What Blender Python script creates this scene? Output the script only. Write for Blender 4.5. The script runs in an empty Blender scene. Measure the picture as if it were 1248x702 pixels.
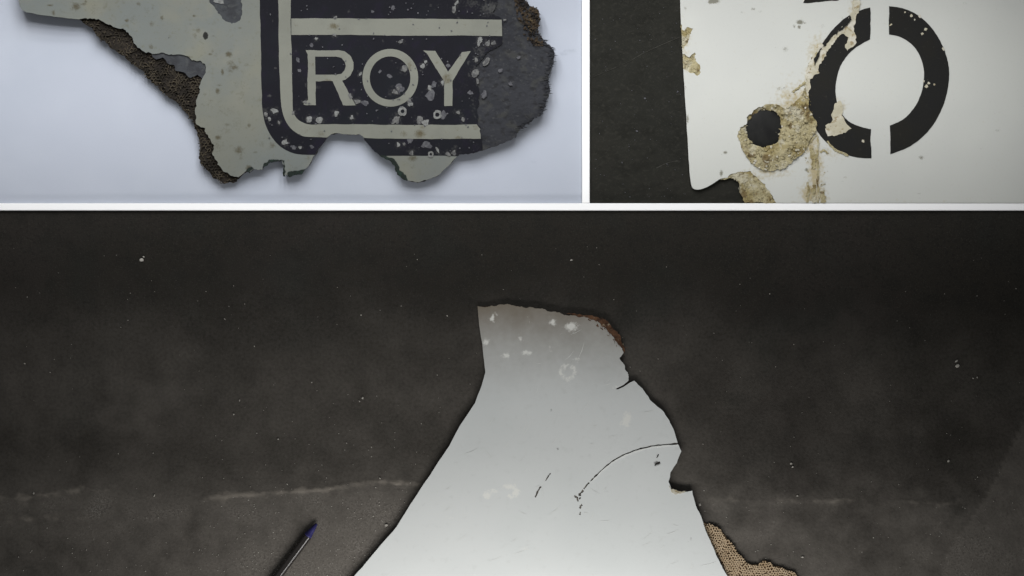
import bpy, math, random
import numpy as np
from mathutils import Vector, Matrix, noise as mnoise
from mathutils.geometry import delaunay_2d_cdt

random.seed(7)
SC = bpy.context.scene
COL = SC.collection
H = 2.4                                  # camera height in metres

# ------------------------------------------------------------------ camera
cd = bpy.data.cameras.new('camera')
cam = bpy.data.objects.new('camera', cd)
COL.objects.link(cam)
cam.location = (0, 0, H)
cd.sensor_width = 36
cd.lens = 36 * H / 1.248
cd.clip_start = 0.05
cd.clip_end = 50
SC.camera = cam

# ------------------------------------------------------------------ light
world = bpy.data.worlds.new('World')
SC.world = world
world.use_nodes = True
bg = world.node_tree.nodes['Background']
bg.inputs['Color'].default_value = (0.95, 0.98, 1.0, 1)
bg.inputs['Strength'].default_value = 0.14


def aim(o, target):
    d = Vector(target) - o.location
    o.rotation_euler = d.to_track_quat('-Z', 'Y').to_euler()


la = bpy.data.lights.new('lamp_near_the_flap', 'AREA')
la.shape = 'RECTANGLE'
la.size = 0.70
la.size_y = 0.12
la.energy = 3.4
la.color = (1.0, 0.985, 0.96)
loa = bpy.data.objects.new('lamp_near_the_flap', la)
COL.objects.link(loa)
loa.location = (0.02, -0.64, 0.31)
aim(loa, (0.02, -0.36, 0))

# added unseen spots, cones cut to the strip with the two small pieces
STRIP_Y0, STRIP_Y1, STRIP_X, STRIP_HALF = 0.005, 0.47, -0.24, 1.09
for el in (33, 43, 53, 64):
    for lx in (-0.75, -0.20, 0.35):
        lb = bpy.data.lights.new('added_strip_spot', 'SPOT')
        lb.energy = 19.4
        lb.color = (0.985, 0.99, 1.0)
        lb.spot_blend = 0.34
        lb.shadow_soft_size = 0.15
        p = Vector((lx, 0.25 + 1.8 * math.cos(math.radians(el)), 1.8 * math.sin(math.radians(el))))
        a0, a1 = math.atan2(p.y - STRIP_Y0, p.z), math.atan2(p.y - STRIP_Y1, p.z)
        yc = p.y - p.z * math.tan((a0 + a1) / 2)
        d = (Vector((STRIP_X, yc, 0)) - p).normalized()
        X = Vector((1, 0, 0))
        zc_ = -d
        xc_ = (X - zc_ * X.dot(zc_)).normalized()
        yc_ = zc_.cross(xc_)
        half = (a0 - a1) / 2
        lb.spot_size = 2 * half
        k = STRIP_HALF / 1.8 / math.tan(half)
        lob = bpy.data.objects.new('added_strip_spot', lb)
        COL.objects.link(lob)
        m3 = Matrix((xc_, yc_, zc_)).transposed()
        lob.location = p
        lob.rotation_euler = m3.to_euler()
        lob.scale = (k, 1, 1)

SC.view_settings.view_transform = 'Standard'
SC.view_settings.look = 'None'
SC.view_settings.exposure = 0
SC.view_settings.gamma = 1


# ------------------------------------------------------------------ helpers
def S(r, g, b, k=1.0):
    def f(c):
        c /= 255.0
        return (c / 12.92 if c <= 0.04045 else ((c + 0.055) / 1.055) ** 2.4) * k
    return (f(r), f(g), f(b), 1)


def W(x, y, z):
    """traced photograph coordinates (1 unit = 1 mm on the table) -> metres, at height z"""
    s = (H - z) / H / 1000.0
    return ((x - 624) * s, (351 - y) * s, z)


def fbm(x, y, sc, seed=0.0, octv=4):
    return mnoise.fractal(Vector((x * sc + seed, y * sc - seed * 0.7, seed)), 0.9, 2.1, octv)


def smooth(p, n=4, closed=True):
    out = []
    N = len(p)
    for i in range(N if closed else N - 1):
        if closed:
            a, b, c, d = p[i - 1], p[i], p[(i + 1) % N], p[(i + 2) % N]
        else:
            a, b, c, d = p[max(i - 1, 0)], p[i], p[i + 1], p[min(i + 2, N - 1)]
        for k in range(n):
            t = k / n
            out.append(tuple(0.5 * (2 * b[j] + (c[j] - a[j]) * t + (2 * a[j] - 5 * b[j] + 4 * c[j] - d[j]) * t * t
                                    + (3 * b[j] - a[j] - 3 * c[j] + d[j]) * t ** 3) for j in (0, 1)))
    if not closed:
        out.append(tuple(p[-1]))
    return out


def rough(p, amp=0.10, minlen=1.6, cap=1.6, closed=True, rng=None):
    """midpoint-displace every segment so that a broken edge reads as broken"""
    rng = rng or random.Random(len(p) * 31 + int(p[0][0] * 7))

    def sub(a, b):
        dx, dy = b[0] - a[0], b[1] - a[1]
        L = math.hypot(dx, dy)
        if L < minlen * 2:
            return [a]
        o = max(-cap, min(cap, rng.gauss(0, amp) * L))
        m = ((a[0] + b[0]) / 2 - dy / L * o, (a[1] + b[1]) / 2 + dx / L * o)
        return sub(a, m) + sub(m, b)
    out = []
    N = len(p)
    for i in range(N if closed else N - 1):
        out += sub(p[i], p[(i + 1) % N])
    if not closed:
        out.append(p[-1])
    return out


def inside(P, poly):
    P = np.asarray(P, float)
    x, y = P[:, 0], P[:, 1]
    r = np.zeros(len(P), bool)
    n = len(poly)
    for i in range(n):
        x1, y1 = poly[i]
        x2, y2 = poly[(i + 1) % n]
        if y1 == y2:
            continue
        c = (y1 > y) != (y2 > y)
        r ^= c & (x < (x2 - x1) * (y - y1) / (y2 - y1) + x1)
    return r


def link(name, me, mat, parent=None, loc=None):
    o = bpy.data.objects.new(name, me)
    COL.objects.link(o)
    if mat:
        me.materials.append(mat)
    if parent:
        o.parent = parent
    return o


def origin(o):
    """world location of the thing an object's mesh is written for"""
    v = Vector((0, 0, 0))
    while o:
        v = v + o.location
        o = o.parent
    return v


def mesh_of(name, V, F, mat, parent=None, sm=False):
    off = origin(parent)
    me = bpy.data.meshes.new(name)
    me.from_pydata([(v[0] - off.x, v[1] - off.y, v[2] - off.z) for v in V], [], F)
    me.update()
    if sm:
        me.polygons.foreach_set('use_smooth', [True] * len(me.polygons))
    return link(name, me, mat, parent)


def region(name, inc, exc, zf, thick, mat, parent=None, sp=6.0, fine=(), attrs=None, zb=None):
    """a sheet: everything inside all polygons of inc and outside those of exc, top at zf(x,y), thick metres deep"""
    pts, edges = [], []
    for poly in list(inc) + list(exc):
        s = len(pts)
        pts += [Vector((a, b)) for a, b in poly]
        edges += [(s + i, s + (i + 1) % len(poly)) for i in range(len(poly))]
    P0 = np.array(inc[0])
    lo, hi = P0.min(0), P0.max(0)
    gx = np.arange(lo[0] + sp * .5, hi[0], sp)
    gy = np.arange(lo[1] + sp * .5, hi[1], sp)
    G = [(x + random.uniform(-.2, .2) * sp, y + random.uniform(-.2, .2) * sp) for x in gx for y in gy]
    for (fx, fy, rx, ry, st) in fine:
        n = int(st)
        for x in np.linspace(fx - rx, fx + rx, n):
            for y in np.linspace(fy - ry, fy + ry, n):
                G.append((x + random.uniform(-.1, .1), y + random.uniform(-.1, .1)))
    if G:
        ok = np.ones(len(G), bool)
        for p in inc:
            ok &= inside(G, p)
        for p in exc:
            ok &= ~inside(G, p)
        pts += [Vector(g) for g, k in zip(G, ok) if k]
    vs, es, fs, *_ = delaunay_2d_cdt(pts, edges, [], 0, 1e-4)
    A = np.array([(v.x, v.y) for v in vs])
    T = np.array([list(f) for f in fs])
    C = A[T].mean(1)
    ok = np.ones(len(T), bool)
    for p in inc:
        ok &= inside(C, p)
    for p in exc:
        ok &= ~inside(C, p)
    T = T[ok]
    used = np.unique(T)
    rem = -np.ones(len(A), int)
    rem[used] = np.arange(len(used))
    T = rem[T]
    A = A[used]
    V, F = [], []
    for x, y in A:
        V.append(W(x, y, zf(x, y)))
    n = len(A)
    e1, e2 = A[T[:, 1]] - A[T[:, 0]], A[T[:, 2]] - A[T[:, 0]]
    cr = e1[:, 0] * e2[:, 1] - e1[:, 1] * e2[:, 0]
    for t, c in zip(T.tolist(), cr):
        F.append(t if c < 0 else t[::-1])      # y is flipped in the world, so this faces up
    cnt = {}
    for f in F:
        for i in range(3):
            a, b = f[i], f[(i + 1) % 3]
            cnt[(a, b)] = 1
    src = list(range(n))
    if thick:
        bmap = {}

        def add(i, bottom):
            k = (i, bottom)
            if k not in bmap:
                v = V[i]
                d = thick(A[i][0], A[i][1]) if callable(thick) else thick
                z = (zb if zb is not None else v[2] - d) if bottom else v[2]
                V.append((v[0], v[1], z))
                src.append(i)
                bmap[k] = len(V) - 1
            return bmap[k]
        for (a, b) in list(cnt):
            if (b, a) not in cnt:
                F.append([add(b, 0), add(a, 0), add(a, 1), add(b, 1)])
        m = len(V)
        for i in range(n):
            v = V[i]
            d = thick(A[i][0], A[i][1]) if callable(thick) else thick
            V.append((v[0], v[1], zb if zb is not None else v[2] - d))
            src.append(i)
        for f in F[:len(T)]:
            F.append([m + f[2], m + f[1], m + f[0]])
    o = mesh_of(name, V, F, mat, parent, True)
    if attrs:
        for k, fn in attrs.items():
            at = o.data.attributes.new(k, 'FLOAT', 'POINT')
            base = [fn(x, y) for x, y in A]
            at.data.foreach_set('value', [base[i] for i in src])
    return o


def spots(lst):
    """lst of (x, y, rx, ry, strength); value 0..1"""
    def f(x, y):
        v = 0.0
        for (a, b, rx, ry, s) in lst:
            d = ((x - a) / rx) ** 2 + ((y - b) / ry) ** 2
            if d < 4:
                v = max(v, s * math.exp(-d * 0.7))
        return v
    return f


def blob(x, y, rx, ry, ang=0.0, n=12, j=0.25, rng=random):
    out = []
    for i in range(n):
        t = 2 * math.pi * i / n
        k = 1 + rng.uniform(-j, j)
        u, v = rx * k * math.cos(t), ry * k * math.sin(t)
        out.append((x + u * math.cos(ang) - v * math.sin(ang), y + u * math.sin(ang) + v * math.cos(ang)))
    return out


def ribbon(path, widths, j=0.3, rng=random):
    L, R = [], []
    for i, p in enumerate(path):
        a, b = path[max(i - 1, 0)], path[min(i + 1, len(path) - 1)]
        dx, dy = b[0] - a[0], b[1] - a[1]
        l = math.hypot(dx, dy) or 1
        w = (widths[i] if isinstance(widths, (list, tuple)) else widths) / 2
        w1, w2 = w * (1 + rng.uniform(-j, j)), w * (1 + rng.uniform(-j, j))
        L.append((p[0] - dy / l * w1, p[1] + dx / l * w1))
        R.append((p[0] + dy / l * w2, p[1] - dx / l * w2))
    return L + R[::-1]


# ------------------------------------------------------------------ materials
def material(name, base, roughness=0.6, spec=0.3, layers=(), attrs=(), bump=None, stretch=(1, 1, 1), **kw):
    """layers: (scale, colour, low, high, detail) noise patches; attrs: (attribute, colour, noise scale, spread)"""
    m = bpy.data.materials.new(name)
    m.use_nodes = True
    nt = m.node_tree
    N, L = nt.nodes, nt.links
    b = N['Principled BSDF']
    b.inputs['Roughness'].default_value = roughness
    b.inputs['Specular IOR Level'].default_value = spec
    tc = N.new('ShaderNodeTexCoord')
    mp = N.new('ShaderNodeMapping')
    mp.inputs['Scale'].default_value = stretch
    L.new(tc.outputs['Object'], mp.inputs['Vector'])
    vec = mp.outputs['Vector']
    rgb = N.new('ShaderNodeRGB')
    rgb.outputs[0].default_value = base
    cur = rgb.outputs[0]

    def mix(fac, col):
        nonlocal cur
        mx = N.new('ShaderNodeMix')
        mx.data_type = 'RGBA'
        L.new(fac, mx.inputs[0])
        L.new(cur, mx.inputs[6])
        mx.inputs[7].default_value = col
        cur = mx.outputs[2]

    def nz(scale, detail=4):
        n = N.new('ShaderNodeTexNoise')
        n.inputs['Scale'].default_value = scale
        n.inputs['Detail'].default_value = detail
        L.new(vec, n.inputs['Vector'])
        return n.outputs['Fac']

    def ramp(sock, lo, hi, top=1.0):
        r = N.new('ShaderNodeMapRange')
        r.interpolation_type = 'SMOOTHSTEP'
        r.inputs['From Min'].default_value = lo
        r.inputs['From Max'].default_value = hi
        r.inputs['To Max'].default_value = top
        L.new(sock, r.inputs['Value'])
        return r.outputs['Result']
    for (sc, col, lo, hi, det, top) in layers:
        mix(ramp(nz(sc, det), lo, hi, top), col)
    for (an, col, sc, spread, lo, hi, top) in attrs:
        a = N.new('ShaderNodeAttribute')
        a.attribute_name = an
        ma = N.new('ShaderNodeMath')
        ma.operation = 'SUBTRACT'
        L.new(nz(sc, 5), ma.inputs[0])
        ma.inputs[1].default_value = 0.5
        mb = N.new('ShaderNodeMath')
        mb.operation = 'MULTIPLY_ADD'
        L.new(ma.outputs[0], mb.inputs[0])
        mb.inputs[1].default_value = spread
        L.new(a.outputs['Fac'], mb.inputs[2])
        mix(ramp(mb.outputs[0], lo, hi, top), col)
    L.new(cur, b.inputs['Base Color'])
    if bump:
        sc, st, dist = bump
        bp = N.new('ShaderNodeBump')
        bp.inputs['Strength'].default_value = st
        bp.inputs['Distance'].default_value = dist
        L.new(nz(sc, 6), bp.inputs['Height'])
        L.new(bp.outputs['Normal'], b.inputs['Normal'])
    for k, v in kw.items():
        b.inputs[k].default_value = v
    return m


M = {}
M['backing'] = material('white_backing_board', (0.955, 0.955, 0.95, 1), 0.7, 0.2)
M['sheet'] = material('pale_blue_white_sheet', S(172, 177, 188), 0.65, 0.2,
                      layers=[(5, S(166, 172, 183), .35, .7, 3, .8), (14, S(176, 181, 191), .45, .75, 3, .6), (600, S(163, 169, 178), .5, .8, 2, .3)],
                      attrs=[('scuff', S(150, 156, 167), 300, .5, .3, .8, .7)], bump=(900, .06, .0004))
M['slab'] = material('black_slab_surface', S(33, 33, 29), 0.7, 0.1,
                     layers=[(6, S(40, 39, 34), .4, .75, 4, .9), (60, S(27, 27, 23), .45, .7, 5, .8), (220, S(46, 45, 40), .5, .72, 5, .6), (600, S(57, 55, 49), .58, .75, 3, .6), (1500, S(63, 62, 56), .66, .78, 2, .6)],
                     bump=(420, .2, .0006), stretch=(.8, 1.1, 1))
M['tarp'] = material('black_dusty_tarpaulin', S(35, 33, 29), 0.75, 0.1,
                     layers=[(4, S(39, 36, 33), .42, .7, 4, .9), (9, S(33, 34, 31), .5, .7, 4, .7), (40, S(30, 29, 26), .45, .7, 5, .7), (260, S(24, 23, 21), .5, .68, 5, .7), (700, S(50, 48, 44), .52, .72, 3, .7)],
                     attrs=[('dust_and_light', S(111, 106, 100), 260, .30, .0, 1.0, .95), ('dust_and_light', S(64, 60, 56), 420, 1.1, .62, .95, .55), ('dust_and_light', S(142, 139, 133), 700, 1.7, .78, 1.15, .5),
                            ('crease', S(136, 129, 120), 120, .8, .2, .95, .62)],
                     bump=(420, .4, .0008))
M['cream'] = material('grey_cream_paint', S(107, 108, 99), 0.6, 0.2,
                      layers=[(5, S(101, 107, 106), .4, .62, 4, .8), (12, S(120, 117, 97), .5, .72, 5, .7), (9, S(103, 106, 102), .4, .7, 4, .8), (30, S(113, 113, 103), .45, .75, 4, .7), (250, S(98, 98, 85), .56, .75, 4, .5),
                              (90, S(90, 88, 72), .63, .78, 5, .55)],
                      attrs=[('stain', S(66, 60, 42), 500, .7, .22, .85, .85), ('nick', S(23, 23, 20), 500, .5, .35, .6, 1)],
                      bump=(350, .12, .0005))
M['print'] = material('cream_printed_lettering', S(115, 116, 107), 0.6, 0.2,
                      layers=[(30, S(107, 108, 100), .4, .7, 4, .8), (200, S(97, 95, 79), .6, .78, 4, .6)],
                      attrs=[('stain', S(74, 65, 40), 500, .7, .22, .85, .85)], bump=(350, .1, .0004))
M['navy'] = material('dark_navy_print', S(20, 20, 26), 0.65, 0.1,
                     layers=[(16, S(22, 24, 29), .45, .7, 4, .9), (50, S(25, 22, 34), .52, .72, 4, .7), (300, S(34, 33, 39), .6, .78, 4, .6)],
                     attrs=[('wear', S(65, 65, 64), 380, 1.3, .3, .95, .85)], bump=(350, .12, .0005))
M['chip'] = material('pale_grey_barnacle_scar', S(118, 119, 117), 0.7, 0.2,
                     layers=[(300, S(91, 91, 89), .4, .65, 4, .8), (700, S(142, 142, 140), .55, .75, 3, .7)], bump=(700, .4, .0008))
M['chip_dim'] = material('grey_worn_paint_scar', S(83, 83, 86), 0.7, 0.2,
                         layers=[(300, S(58, 58, 63), .4, .65, 4, .8)], bump=(700, .4, .0008))
M['chip_mid'] = material('mid_grey_barnacle_scar', S(101, 101, 99), 0.75, 0.15,
                         layers=[(260, S(69, 69, 71), .42, .62, 5, .85), (700, S(122, 122, 118), .55, .75, 3, .6)], bump=(700, .4, .0008))
M['laminate'] = material('bare_grey_composite', S(45, 46, 50), 0.7, 0.15,
                         layers=[(28, S(38, 39, 43), .42, .6, 5, .9), (60, S(56, 56, 54), .52, .68, 5, .7), (130, S(32, 32, 34), .52, .66, 5, .75), (300, S(67, 67, 67), .58, .72, 4, .6), (22, S(56, 52, 41), .6, .74, 5, .6)],
                         stretch=(.95, 1.15, 1), bump=(190, .6, .0015))
M['grey_ply'] = material('grey_delaminated_ply', S(58, 60, 63), 0.7, 0.15,
                         layers=[(60, S(46, 47, 50), .4, .62, 5, .85), (150, S(70, 72, 72), .54, .7, 5, .7), (300, S(38, 38, 40), .58, .72, 4, .6)], bump=(260, .6, .0012))
M['core'] = material('dark_brown_honeycomb_core', S(66, 60, 49), 0.8, 0.15,
                     layers=[(70, S(34, 31, 26), .4, .6, 5, .95), (300, S(96, 87, 70), .58, .72, 4, .8)], bump=(800, .4, .0008))
M['core_floor'] = material('dark_core_underlayer', S(34, 30, 26), 0.8, 0.15, layers=[(200, S(50, 44, 36), .45, .7, 4, .8)], bump=(500, .4, .001))
M['fray'] = material('frayed_grey_brown_fibre', S(62, 52, 40), 0.8, 0.12,
                     layers=[(110, S(26, 23, 21), .42, .58, 4, .95), (200, S(86, 74, 50), .58, .72, 4, .7), (90, S(58, 36, 26), .6, .72, 4, .6)])
M['green_crust'] = material('black_green_growth', S(22, 30, 26), 0.7, 0.2, layers=[(300, S(30, 48, 40), .5, .7, 4, .8)], bump=(500, .5, .001))
M['white2'] = material('off_white_enamel', S(193, 194, 188), 0.42, 0.35,
                       layers=[(6, S(187, 188, 183), .4, .7, 3, .8), (350, S(178, 178, 174), .6, .8, 4, .5)],
                       attrs=[('stain', S(110, 108, 93), 600, .8, .2, .65, .9), ('bleed', S(163, 148, 108), 260, 1.1, .12, .75, .85)],
                       bump=(300, .07, .0005))
M['rim2'] = material('dull_grey_broken_rim', S(128, 126, 112), 0.7, 0.2, layers=[(200, S(90, 88, 74), .4, .65, 4, .8)], bump=(500, .4, .001))
M['black_print'] = material('black_stencil_print', S(30, 30, 29), 0.65, 0.12,
                            layers=[(25, S(33, 32, 28), .4, .7, 4, .8), (220, S(44, 42, 37), .6, .76, 4, .7), (700, S(138, 136, 127), .73, .78, 3, .6)], bump=(300, .12, .0005))
M['crust'] = material('olive_gold_salt_crust', S(162, 153, 121), 0.9, 0.1,
                      layers=[(40, S(138, 125, 85), .42, .6, 5, .9), (60, S(180, 175, 155), .52, .64, 6, .8), (80, S(96, 79, 53), .56, .65, 6, .75),
                              (300, S(88, 75, 53), .57, .68, 5, .55), (520, S(190, 187, 175), .61, .71, 4, .5)], bump=(330, .9, .0025))
M['crust_pale'] = material('pale_peeled_filler', S(177, 171, 150), 0.8, 0.2,
                           layers=[(70, S(194, 190, 177), .45, .65, 5, .9), (150, S(139, 122, 87), .56, .68, 5, .8), (420, S(106, 93, 68), .63, .75, 4, .7)], bump=(330, .5, .0015))
M['white3'] = material('satin_white_grey_paint', S(211, 214, 213), 0.45, 0.35,
                       layers=[(5, S(204, 208, 207), .4, .7, 3, .8), (120, S(198, 201, 199), .55, .8, 4, .5)],
                       attrs=[('grime_and_shade', S(98, 87, 70), 140, .10, .0, .95, .97), ('pale', S(230, 230, 224), 330, 1.4, .28, .85, .7), ('stain', S(70, 68, 64), 600, .8, .35, .85, .85)],
                       bump=(260, .08, .0006))
M['tan_core'] = material('tan_honeycomb_mesh', S(184, 164, 136), 0.75, 0.2,
                         layers=[(40, S(168, 146, 116), .4, .65, 4, .9), (200, S(208, 190, 164), .55, .74, 4, .8)])
M['tan_floor'] = material('tan_core_underlayer', S(134, 112, 86), 0.8, 0.15, layers=[(200, S(134, 108, 82), .45, .7, 4, .8)])
M['rust'] = material('rust_brown_broken_edge', S(92, 66, 48), 0.8, 0.15,
                     layers=[(120, S(60, 42, 32), .42, .62, 4, .9), (160, S(160, 148, 126), .56, .68, 5, .8)], bump=(400, .6, .0015))
M['dark_edge'] = material('dark_torn_underside', S(40, 33, 28), 0.8, 0.15, layers=[(150, S(58, 48, 40), .45, .7, 4, .8)], bump=(400, .5, .001))
M['hairline'] = material('dull_hairline_scratch', S(66, 65, 60), 0.8, 0.1, layers=[(40, S(44, 43, 39), .45, .6, 4, .9)])
M['hair_pale'] = material('pale_hairline_scratch', S(222, 223, 220), 0.6, 0.2)
M['dark_metal'] = material('dull_black_metal', S(33, 33, 32), 0.6, 0.12, layers=[(60, S(24, 24, 24), .42, .66, 4, .8), (300, S(48, 47, 44), .62, .76, 4, .5)], bump=(300, .15, .0005))
M['crack'] = material('grey_crack_floor', S(104, 99, 92), 0.8, 0.1, layers=[(160, S(60, 56, 52), .42, .6, 5, .9)])
M['grain'] = material('pale_grit', S(168, 164, 156), 0.8, 0.2)
M['barrel'] = material('clear_pen_barrel', (0.034, 0.030, 0.028, 1), 0.22, 0.5, **{'Transmission Weight': 0.35, 'IOR': 1.45})
M['refill'] = material('ink_refill_tube', S(176, 170, 164), 0.5, 0.2)
M['blue_plastic'] = material('blue_pen_plastic', S(44, 42, 94), 0.45, 0.3)
M['brass'] = material('brass_pen_point', S(150, 120, 60), 0.35, 0.5, Metallic=0.9)


def tag(o, label=None, cat=None, group=None, kind=None):
    for k, v in (('label', label), ('category', cat), ('group', group), ('kind', kind)):
        if v:
            o[k] = v
    return o


def thing(name, x, y, z, label, cat, group=None):
    o = bpy.data.objects.new(name, None)
    o.empty_display_size = 0.02
    COL.objects.link(o)
    o.location = W(x, y, z)
    return tag(o, label, cat, group)


# ------------------------------------------------------------------ the setting: white backing and the three surfaces
V = [(-1.3, -0.9, 0), (1.3, -0.9, 0), (1.3, 0.9, 0), (-1.3, 0.9, 0)]
V = V + [(a, b, -0.018) for a, b, c in V]
tag(mesh_of('white_backing_board', V, [(0, 1, 2, 3), (7, 6, 5, 4), (0, 4, 5, 1), (1, 5, 6, 2), (2, 6, 7, 3), (3, 7, 4, 0)], M['backing']), kind='structure')
BZ = 0.0035


def strip(x0, x1, y0, y1, h=0.0085, b=0.0008):
    V = []
    for (z, e) in ((0.0002, 0), (h - b, 0), (h, b * 1000)):
        for (x, y) in ((x0 + e, y1 - e), (x1 - e, y1 - e), (x1 - e, y0 + e), (x0 + e, y0 + e)):
            V.append(W(x, y, z))
    F = [[8, 9, 10, 11]]
    for k in (0, 4):
        for i in range(4):
            j = (i + 1) % 4
            F.append([k + i, k + j, k + 4 + j, k + 4 + i])
    return tag(mesh_of('white_divider_strip', V, F, M['backing']), kind='structure')


strip(-90, 1340, 247.8, 256.6)
strip(709.3, 718.7, -90, 247.5)


def sheet(name, x0, x1, y0, y1, step, zf, mat, attrs, dense=None):
    nx, ny = max(2, int((x1 - x0) / step)), max(2, int((y1 - y0) / step))
    xs, ys = np.linspace(x0, x1, nx + 1), np.linspace(y0, y1, ny + 1)
    if dense:
        ys = np.unique(np.concatenate([ys, np.arange(dense[0], dense[1], dense[2])]).round(3))
        ny = len(ys) - 1
    V, F, Q = [], [], []
    for y in ys:
        for x in xs:
            V.append(W(x, y, zf(x, y)))
            Q.append((x, y))
    w = nx + 1
    for j in range(ny):
        for i in range(nx):
            a = j * w + i
            F.append((a, a + w, a + w + 1, a + 1))
    ring = [i for i in range(w)] + [j * w + nx for j in range(1, ny + 1)] + [ny * w + i for i in range(nx - 1, -1, -1)] + [j * w for j in range(ny - 1, 0, -1)]
    s = len(V)
    for r in ring:
        V.append(V[r]); Q.append(Q[r])
    for r in ring:
        V.append((V[r][0], V[r][1], 0.0002)); Q.append(Q[r])
    n = len(ring)
    for i in range(n):
        k = (i + 1) % n
        F.append((s + i, s + k, s + n + k, s + n + i))
    o = mesh_of(name, V, F, mat, None, True)
    for k, fn in attrs.items():
        at = o.data.attributes.new(k, 'FLOAT', 'POINT')
        at.data.foreach_set('value', [fn(*q) for q in Q])
    tag(o, kind='structure')
    return o


sheet('pale_sheet', -90, 709, -90, 247.5, 5, lambda x, y: BZ + 0.0006 * fbm(x, y, .006, 3), M['sheet'],
      {'scuff': spots([(695, 63, 12, 3, .8), (686, 66, 6, 3, .7), (650, 197, 10, 4, .5), (688, 198, 8, 3, .4), (455, 228, 10, 2, .4), (110, 165, 5, 3, .3)])})


def seg_d(x, y, path):
    best = 1e9
    for (a, b), (c, d) in zip(path, path[1:]):
        t = max(0, min(1, ((x - a) * (c - a) + (y - b) * (d - b)) / ((c - a) ** 2 + (d - b) ** 2)))
        best = min(best, math.hypot(x - a - t * (c - a), y - b - t * (d - b)))
    return best


sl = sheet('black_slab', 719, 1340, -90, 247.5, 5, lambda x, y: BZ + 0.0003 * fbm(x, y, .02, 5), M['slab'], {})
mesh_scr = ribbon(smooth([(719.5, 95), (760, 78), (790, 62), (829, 45)], 8, False), 0.6, .6)
region('scratch', [mesh_scr], [], lambda x, y: BZ + .0004, 0.0003, M['hairline'], sl, 50)
mesh_scr = ribbon(smooth([(800, 205), (812, 199), (826, 196)], 5, False), 0.9, .5)
region('scratch', [mesh_scr], [], lambda x, y: BZ + .0004, 0.0003, M['hairline'], sl, 50)

CREASE = [[(-60, 612), (0, 607), (60, 603), (100, 596), (150, 602)],
          [(-60, 634), (20, 630), (90, 631), (150, 634)],
          [(232, 610), (285, 604), (340, 600), (390, 598), (430, 590), (480, 588), (525, 592)],
          [(840, 607), (920, 610), (1000, 611), (1090, 610), (1150, 614), (1200, 606)],
          [(1140, 720), (1152, 680), (1178, 640), (1200, 608), (1225, 560), (1250, 500)]]
CRW = [.76, .6, .8, .44, .2]


def crease(x, y):
    if y < 470:
        return 0.0
    v = 0.0
    yy = y + 3.0 * fbm(x, 0, .035, 51) + 1.6 * fbm(x, y, .12, 53)
    for p, w in zip(CREASE, CRW):
        if abs(y - p[0][1]) > 260:
            continue
        d = seg_d(x, yy, p)
        if d < 34:
            ends = min(1, max(0, min(abs(x - p[0][0]), abs(x - p[-1][0])) / 45))
            k = max(0, min(1.2, .62 + 1.1 * fbm(x, y, .022, 41) + .5 * fbm(x, y, .11, 43)))
            core = .62 * math.exp(-(d / 3.0) ** 2) * k
            smear = .5 * math.exp(-(d / (15 if yy > p[0][1] - 12 else 7)) ** 2) * max(0, .75 + 1.0 * fbm(x, y, .05, 47))
            v = max(v, w * (core + smear) * (.25 + .75 * ends))
    return v


FLAPP = [(1140, 760), (1152, 680), (1178, 640), (1200, 608), (1225, 560), (1260, 480), (1400, 480), (1400, 760)]


def tarp_z(x, y):
    return BZ + 0.0010 * crease(x, y) + 0.0012 * fbm(x, y, .008, 11) + .0006


def dust_and_light(x, y):
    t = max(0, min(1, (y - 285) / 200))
    v = .40 * t * t * (3 - 2 * t) + .12 * max(0, min(1, (y - 560) / 60))  # smooth ramp puts the lighting falloff into the colour, on top of dusty patches
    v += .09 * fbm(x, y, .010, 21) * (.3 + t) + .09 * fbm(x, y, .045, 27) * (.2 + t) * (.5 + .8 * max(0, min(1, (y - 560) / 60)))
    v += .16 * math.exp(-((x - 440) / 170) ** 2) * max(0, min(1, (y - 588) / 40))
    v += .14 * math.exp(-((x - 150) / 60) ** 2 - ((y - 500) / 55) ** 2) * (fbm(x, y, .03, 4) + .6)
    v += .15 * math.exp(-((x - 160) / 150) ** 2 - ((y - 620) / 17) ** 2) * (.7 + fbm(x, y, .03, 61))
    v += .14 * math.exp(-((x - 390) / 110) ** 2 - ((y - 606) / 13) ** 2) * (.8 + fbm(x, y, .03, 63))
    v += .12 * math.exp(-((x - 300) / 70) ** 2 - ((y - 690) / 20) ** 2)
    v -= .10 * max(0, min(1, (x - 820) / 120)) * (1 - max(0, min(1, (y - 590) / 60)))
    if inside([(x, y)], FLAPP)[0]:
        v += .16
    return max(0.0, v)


sheet('black_tarpaulin', -90, 1340, 257, 800, 4.5, tarp_z, M['tarp'], {'dust_and_light': dust_and_light, 'crease': crease}, (578, 646, 1.3))


def grit(name, items, mat, label, z0):
    V, F = [], []
    for (x, y, r) in items:
        b = blob(x, y, r, r * random.uniform(.5, 1), random.uniform(0, 3), 6, .3)
        s = len(V)
        for p in b:
            V.append(W(p[0], p[1], z0))
        for p in b:
            V.append(W(x + (p[0] - x) * .6, y + (p[1] - y) * .6, z0 + r * .0004))
        F.append([s + 11 - i for i in range(6)])
        for i in range(6):
            k = (i + 1) % 6
            F.append([s + k, s + i, s + 6 + i, s + 6 + k])
    return tag(mesh_of(name, V, F, mat), label, 'grit', kind='stuff')


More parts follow.
